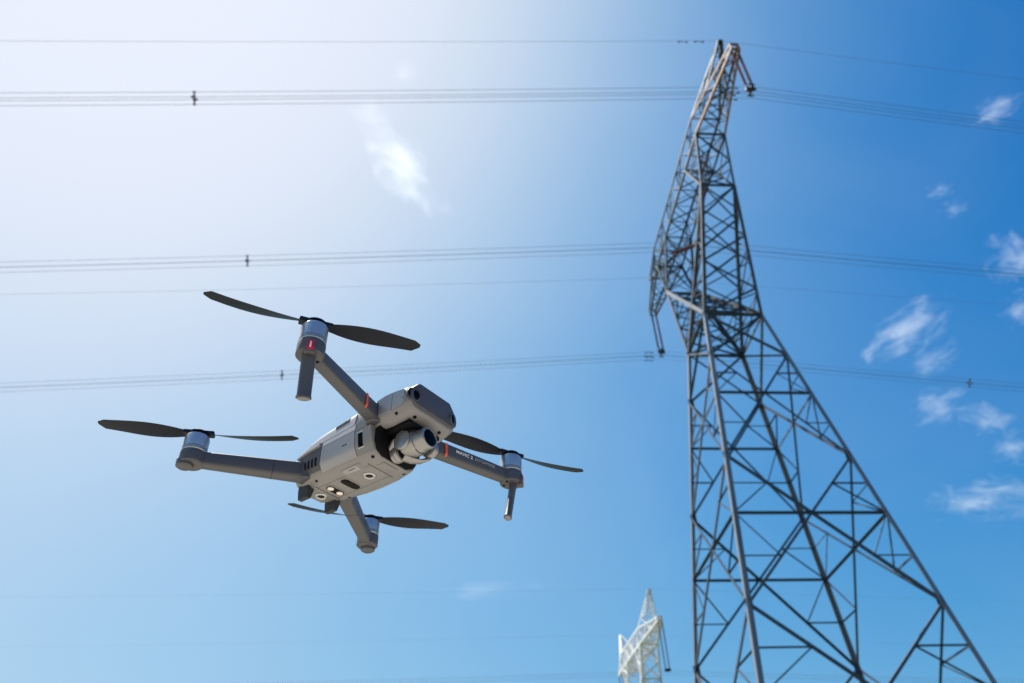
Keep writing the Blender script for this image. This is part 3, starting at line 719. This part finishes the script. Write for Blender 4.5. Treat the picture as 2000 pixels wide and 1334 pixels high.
FZB, FZT = .0060, .0462; RZB, RZT = -.0240, .0145
for sd in (-1, 1):
    # front arm
    piv = Vector((.0520, sd*.0400, .0205)); mt = Vector((.0896, sd*.1632, .0150))
    a = piv; b = mt + (piv-mt).normalized()*.006
    arm, dh, sv = arm_mesh('front_arm', a, b, .0205, .0165, .0160, .0140, D_DARK)
    fs = sv if sv.x > 0 else -sv
    bm = bmesh.new(); lathe(bm, [(.0085, 0), (.0098, .0012), (.0098, .0225), (.0085, .024)], (piv.x-.001, piv.y-sd*.0045, .0085), (0, 0, 1), 28); finish(bm, 'arm_hinge', D_DARK, drone)
    # orange stripe wrapping the front face
    q0 = lerp(a, b, .235); wq = .0078
    bm = bmesh.new()
    zl = (-.0078, -.0046, .0070); 
    for (o0, z0), (o1, z1) in (((wq*.84, -.0100), (wq*1.03, -.0070)), ((wq*1.03, -.0070), (wq*.95, .0074))):
        vs = []
        for ex in (0.0002, 0.0009):
            for dl in (-.0016, .0016):
                vs.append([q0+dh*dl+fs*(o0+ex)+Vector((0, 0, z0)), q0+dh*dl+fs*(o1+ex)+Vector((0, 0, z1))])
        loft(bm, [[vs[0][0], vs[1][0], vs[3][0], vs[2][0]], [vs[0][1], vs[1][1], vs[3][1], vs[2][1]]])
    finish(bm, 'orange_stripe', D_ORANGE, arm, smooth=False)
    mount = make_motor(mt.x, mt.y, FZB, FZT, sd)
    # socket that carries the landing leg, outer side of the mount
    ob = Vector((mt.x+.004, mt.y+sd*.007, 0)) if sd > 0 else Vector((mt.x+.003, mt.y-.0035, 0))
    lt = Vector((.0915, sd*.1660, .0100)); lb_ = Vector((.0870, sd*.1594, -.0396))
    axl = lb_-lt; mj = Vector((.575, -sd*.818, 0))
    bm = bmesh.new(); Lg = axl.length
    lathe(bm, [(0, 0), (.0068, 0), (.0070, .006), (.0068, .014), (.0069, Lg-.003), (.0074, Lg-.0022), (.0076, Lg-.0006), (.0066, Lg), (0, Lg+.0002)], lt, axl, 28, hint=mj, sx=1, sy=.66); leg = finish(bm, 'landing_leg', D_DARK, drone, angle=40)
    bm = bmesh.new(); lathe(bm, [(.0062, 0), (.0060, .0009), (.0048, .0014), (0, .0015)], lb_-axl.normalized()*.0003, axl, 24, hint=mj, sx=1, sy=.62); finish(bm, 'foot_pad', D_GREY, leg)
    # red signal lamp on the front of the socket
    fdir = Vector((.72, -.60*1, 0)).normalized() if sd < 0 else Vector((.9, .45, 0)).normalized()
    c = Vector((mt.x, mt.y, .0100))
    bm = bmesh.new(); box(bm, c+fdir*.0122, (.0060, .0105, .0150), frame((0, 0, 1), fdir)); sk = finish(bm, 'lamp_socket', D_DARK, drone, bevel=.0012)
    bm = bmesh.new(); box(bm, c+fdir*.0150+Vector((0, 0, .0005)), (.0016, .0070, .0118), frame((0, 0, 1), fdir)); finish(bm, 'signal_lamp', D_REDLENS, sk, bevel=.0006)
    bm = bmesh.new(); box(bm, c+fdir*.0158+Vector((0, 0, .0008)), (.0008, .0016, .0075), frame((0, 0, 1), fdir)); finish(bm, 'lamp_filament', D_PEARL, sk, bevel=.0003)
    dot('screw_hole', (mt.x-.008, mt.y-sd*.004, FZB), (0, 0, -1), .0016); dot('screw_hole', (mt.x+.001, mt.y-sd*.0095, FZB), (0, 0, -1), .0016)
    propeller(mt.x, mt.y, FZT+.0030, R(60) if sd < 0 else R(66), sd < 0)
    # rear arm
    piv = Vector((-.0640, sd*.0330, -.0100)); mt = Vector((-.1291, sd*.1357, -.0155))
    b = mt + (piv-mt).normalized()*.006
    arm2, dh2, sv2 = arm_mesh('rear_arm', piv, b, .0215, .0165, .0190, .0150, D_DARK)
    bm = bmesh.new(); lathe(bm, [(.0095, 0), (.0108, .0012), (.0108, .0205), (.0095, .0220)], (piv.x+.002, piv.y-sd*.003, -.0212), (0, 0, 1), 28); finish(bm, 'arm_hinge', D_DARK, drone)
    seam, _, _ = arm_mesh('arm_seam', lerp(piv, b, .297), lerp(piv, b, .303), .0203, .0203, .0180, .0180, D_BLACK, n=1); seam.parent = arm2
    make_motor(mt.x, mt.y, RZB, RZT, sd)
    od = Vector((mt.x-piv.x, mt.y-piv.y, 0)).normalized()
    bm = bmesh.new(); lathe(bm, [(0, 0), (.0070, 0), (.0092, .0015), (.0098, .0075), (.0090, .0090), (0, .0090)], mt+od*.0060+Vector((0, 0, -.0125)), (0, 0, 1), 24); finish(bm, 'rear_lamp_pod', D_DARK, drone)
    propeller(mt.x, mt.y, RZT+.0028, R(47) if sd < 0 else R(56), sd > 0)
    if sd > 0: fl_arm = arm

# printed lettering on the drone's left front arm
piv = Vector((.0520, .0400, .0205)); mt = Vector((.0896, .1632, .0150)); d = (mt-piv); b = mt-d.normalized()*.006
dh = d.normalized(); fs = Vector((dh.y, -dh.x, 0)).normalized()
upv = fs.cross(dh)*-1
if upv.z < 0: upv = -upv
def lettering(txt, t, size, M, width, bold):
    cu = bpy.data.curves.new('arm_lettering', 'FONT'); cu.body = txt; cu.size = size; cu.extrude = .0001; cu.align_x = 'LEFT'; cu.align_y = 'CENTER'; cu.offset = bold
    tmp = bpy.data.objects.new('tmp', cu); COL.objects.link(tmp); bpy.context.view_layer.update()
    me = bpy.data.meshes.new_from_object(tmp.evaluated_get(bpy.context.evaluated_depsgraph_get())); bpy.data.objects.remove(tmp)
    xs = [v.co.x for v in me.vertices]; k = width/(max(xs)-min(xs))
    o = link('arm_lettering', me, M, fl_arm)
    # the arm narrows towards its tip: follow its flank
    q0 = lerp(piv, b, t); wd0 = lerp(.0080, .0070, t); 
    z0 = fs*(wd0*1.0+.0006)
    slope = (-.0010*(1))/d.length
    ex = (dh + fs*slope).normalized(); n_ = ex.cross(upv).normalized(); n_ = n_ if n_.dot(fs) > 0 else -n_
    F = Matrix((ex*k, upv*1.0, n_)).transposed()
    o.matrix_local = Matrix.Translation(q0+z0+Vector((0, 0, .0012))) @ F.to_4x4()
lettering('MAVIC 2', .345, .0058, D_WHITE, .0235, .00012)
lettering('ENTERPRISE', .565, .0052, D_GREYPRINT, .0290, 0)

# ------------------------------------------------------------------ clouds
def cloud_material(name, dens, thr):
    M = bpy.data.materials.new(name); M.use_nodes = True; n = M.node_tree.nodes; l = M.node_tree.links; n.clear()
    out = n.new('ShaderNodeOutputMaterial'); vs = n.new('ShaderNodeVolumeScatter'); vs.inputs['Color'].default_value = (1, 1, 1, 1); vs.inputs['Anisotropy'].default_value = 0.45
    tc = n.new('ShaderNodeTexCoord'); oi = n.new('ShaderNodeObjectInfo')
    nz = n.new('ShaderNodeTexNoise'); nz.noise_dimensions = '4D'; nz.inputs['Scale'].default_value = 1.9; nz.inputs['Detail'].default_value = 7; nz.inputs['Roughness'].default_value = 0.62; nz.inputs['Distortion'].default_value = 0.7
    mw = n.new('ShaderNodeMath'); mw.operation = 'MULTIPLY'; mw.inputs[1].default_value = 37.0
    l.new(oi.outputs['Random'], mw.inputs[0]); l.new(mw.outputs[0], nz.inputs['W']); l.new(tc.outputs['Object'], nz.inputs['Vector'])
    ln = n.new('ShaderNodeVectorMath'); ln.operation = 'LENGTH'; l.new(tc.outputs['Object'], ln.inputs[0])
    a = n.new('ShaderNodeMath'); a.operation = 'MULTIPLY_ADD'; a.inputs[1].default_value = -0.42; a.inputs[2].default_value = 0.42-thr; l.new(ln.outputs['Value'], a.inputs[0])
    k_ = n.new('ShaderNodeMath'); k_.operation = 'MULTIPLY_ADD'; k_.inputs[1].default_value = 1.7; k_.inputs[2].default_value = -0.38; l.new(nz.outputs['Fac'], k_.inputs[0])
    b = n.new('ShaderNodeMath'); b.operation = 'ADD'; l.new(k_.outputs[0], b.inputs[0]); l.new(a.outputs[0], b.inputs[1])
    c = n.new('ShaderNodeMath'); c.operation = 'MAXIMUM'; c.inputs[1].default_value = 0; l.new(b.outputs[0], c.inputs[0])
    d = n.new('ShaderNodeMath'); d.operation = 'MULTIPLY'; d.inputs[1].default_value = dens; l.new(c.outputs[0], d.inputs[0])
    l.new(d.outputs[0], vs.inputs['Density']); l.new(vs.outputs[0], out.inputs['Volume'])
    return M
C_THICK = cloud_material('cloud_vapour', 0.032, 0.63)
C_FAINT = cloud_material('faint_cloud_vapour', 0.008, 0.60)
C_THIN = cloud_material('thin_cloud_vapour', 0.028, 0.62)
bm = bmesh.new(); bmesh.ops.create_icosphere(bm, subdivisions=3, radius=1)
cl_me = {}
for nm, M in (('thick', C_THICK), ('thin', C_THIN), ('faint', C_FAINT)):
    me = bpy.data.meshes.new('cloud_'+nm); bm.to_mesh(me); me.materials.append(M); cl_me[nm] = me
bm.free()
CLOUD_D = 1100.0
def cloud(px, py, w_, h_, rot, label, kind='thick'):
    v = RIGHT*(px-1000)/FPX + UP*(667-py)/FPX + fwd; pos = CAM + v*CLOUD_D
    k = CLOUD_D/FPX; ca, sa = math.cos(R(rot)), math.sin(R(rot))
    ax = RIGHT*ca+UP*sa; ay = -RIGHT*sa+UP*ca
    o = link('cloud', cl_me[kind]); tag(o, label, 'cloud', 'small white clouds in the sky')
    mm = Matrix((ax*w_*.5*k, ay*h_*.5*k, fwd*(w_+h_)*.22*k)).transposed().to_4x4(); mm.translation = pos; o.matrix_world = mm
cloud(785, 330, 230, 130, -52, 'ragged white cloud above the drone, between the upper cable bundles', 'faint')
cloud(725, 225, 100, 80, -40, 'faint cloud puff just below the topmost cable bundle, above the ragged cloud', 'faint')
cloud(790, 142, 70, 60, 30, 'tiny faint cloud puff just above the topmost cable bundle', 'faint')
cloud(874, 407, 50, 40, 0, 'tiny faint cloud dot at the lower right of the ragged cloud', 'faint')
cloud(1770, 648, 210, 105, 38, 'streaked white cloud right of the pylon, between the lower two bundles')
cloud(1832, 792, 150, 85, 20, 'bright white cloud just below the lowest cable bundle right of the pylon')
cloud(1985, 500, 130, 130, 20, 'large white cloud cut by the right edge at the middle bundle')
cloud(1990, 605, 90, 90, 30, 'small white cloud cut by the right edge under the middle bundle')
cloud(1925, 980, 250, 110, 5, 'wide soft cloud low at the right edge beside the pylon')
cloud(1930, 818, 130, 80, -15, 'faint puff right of the bright cloud under the lowest bundle', 'thin')
cloud(1985, 875, 110, 80, 20, 'faint cloud at the right edge above the wide soft cloud', 'thin')
cloud(1945, 215, 120, 70, 25, 'faint cloud at the right edge on the topmost bundle', 'thin')
cloud(1862, 408, 60, 50, 20, 'tiny cloud right of the pylon between the topmost and middle bundles', 'thin')
cloud(1835, 372, 70, 36, 15, 'tiny faint wisp just above the tiny cloud right of the pylon', 'thin')
cloud(1820, 700, 130, 70, 30, 'faint wisp beneath the streaked cloud at the lowest bundle', 'thin')
cloud(950, 1152, 240, 34, 2, 'long thin wisp near the bottom, right of the lower rear rotor', 'faint')
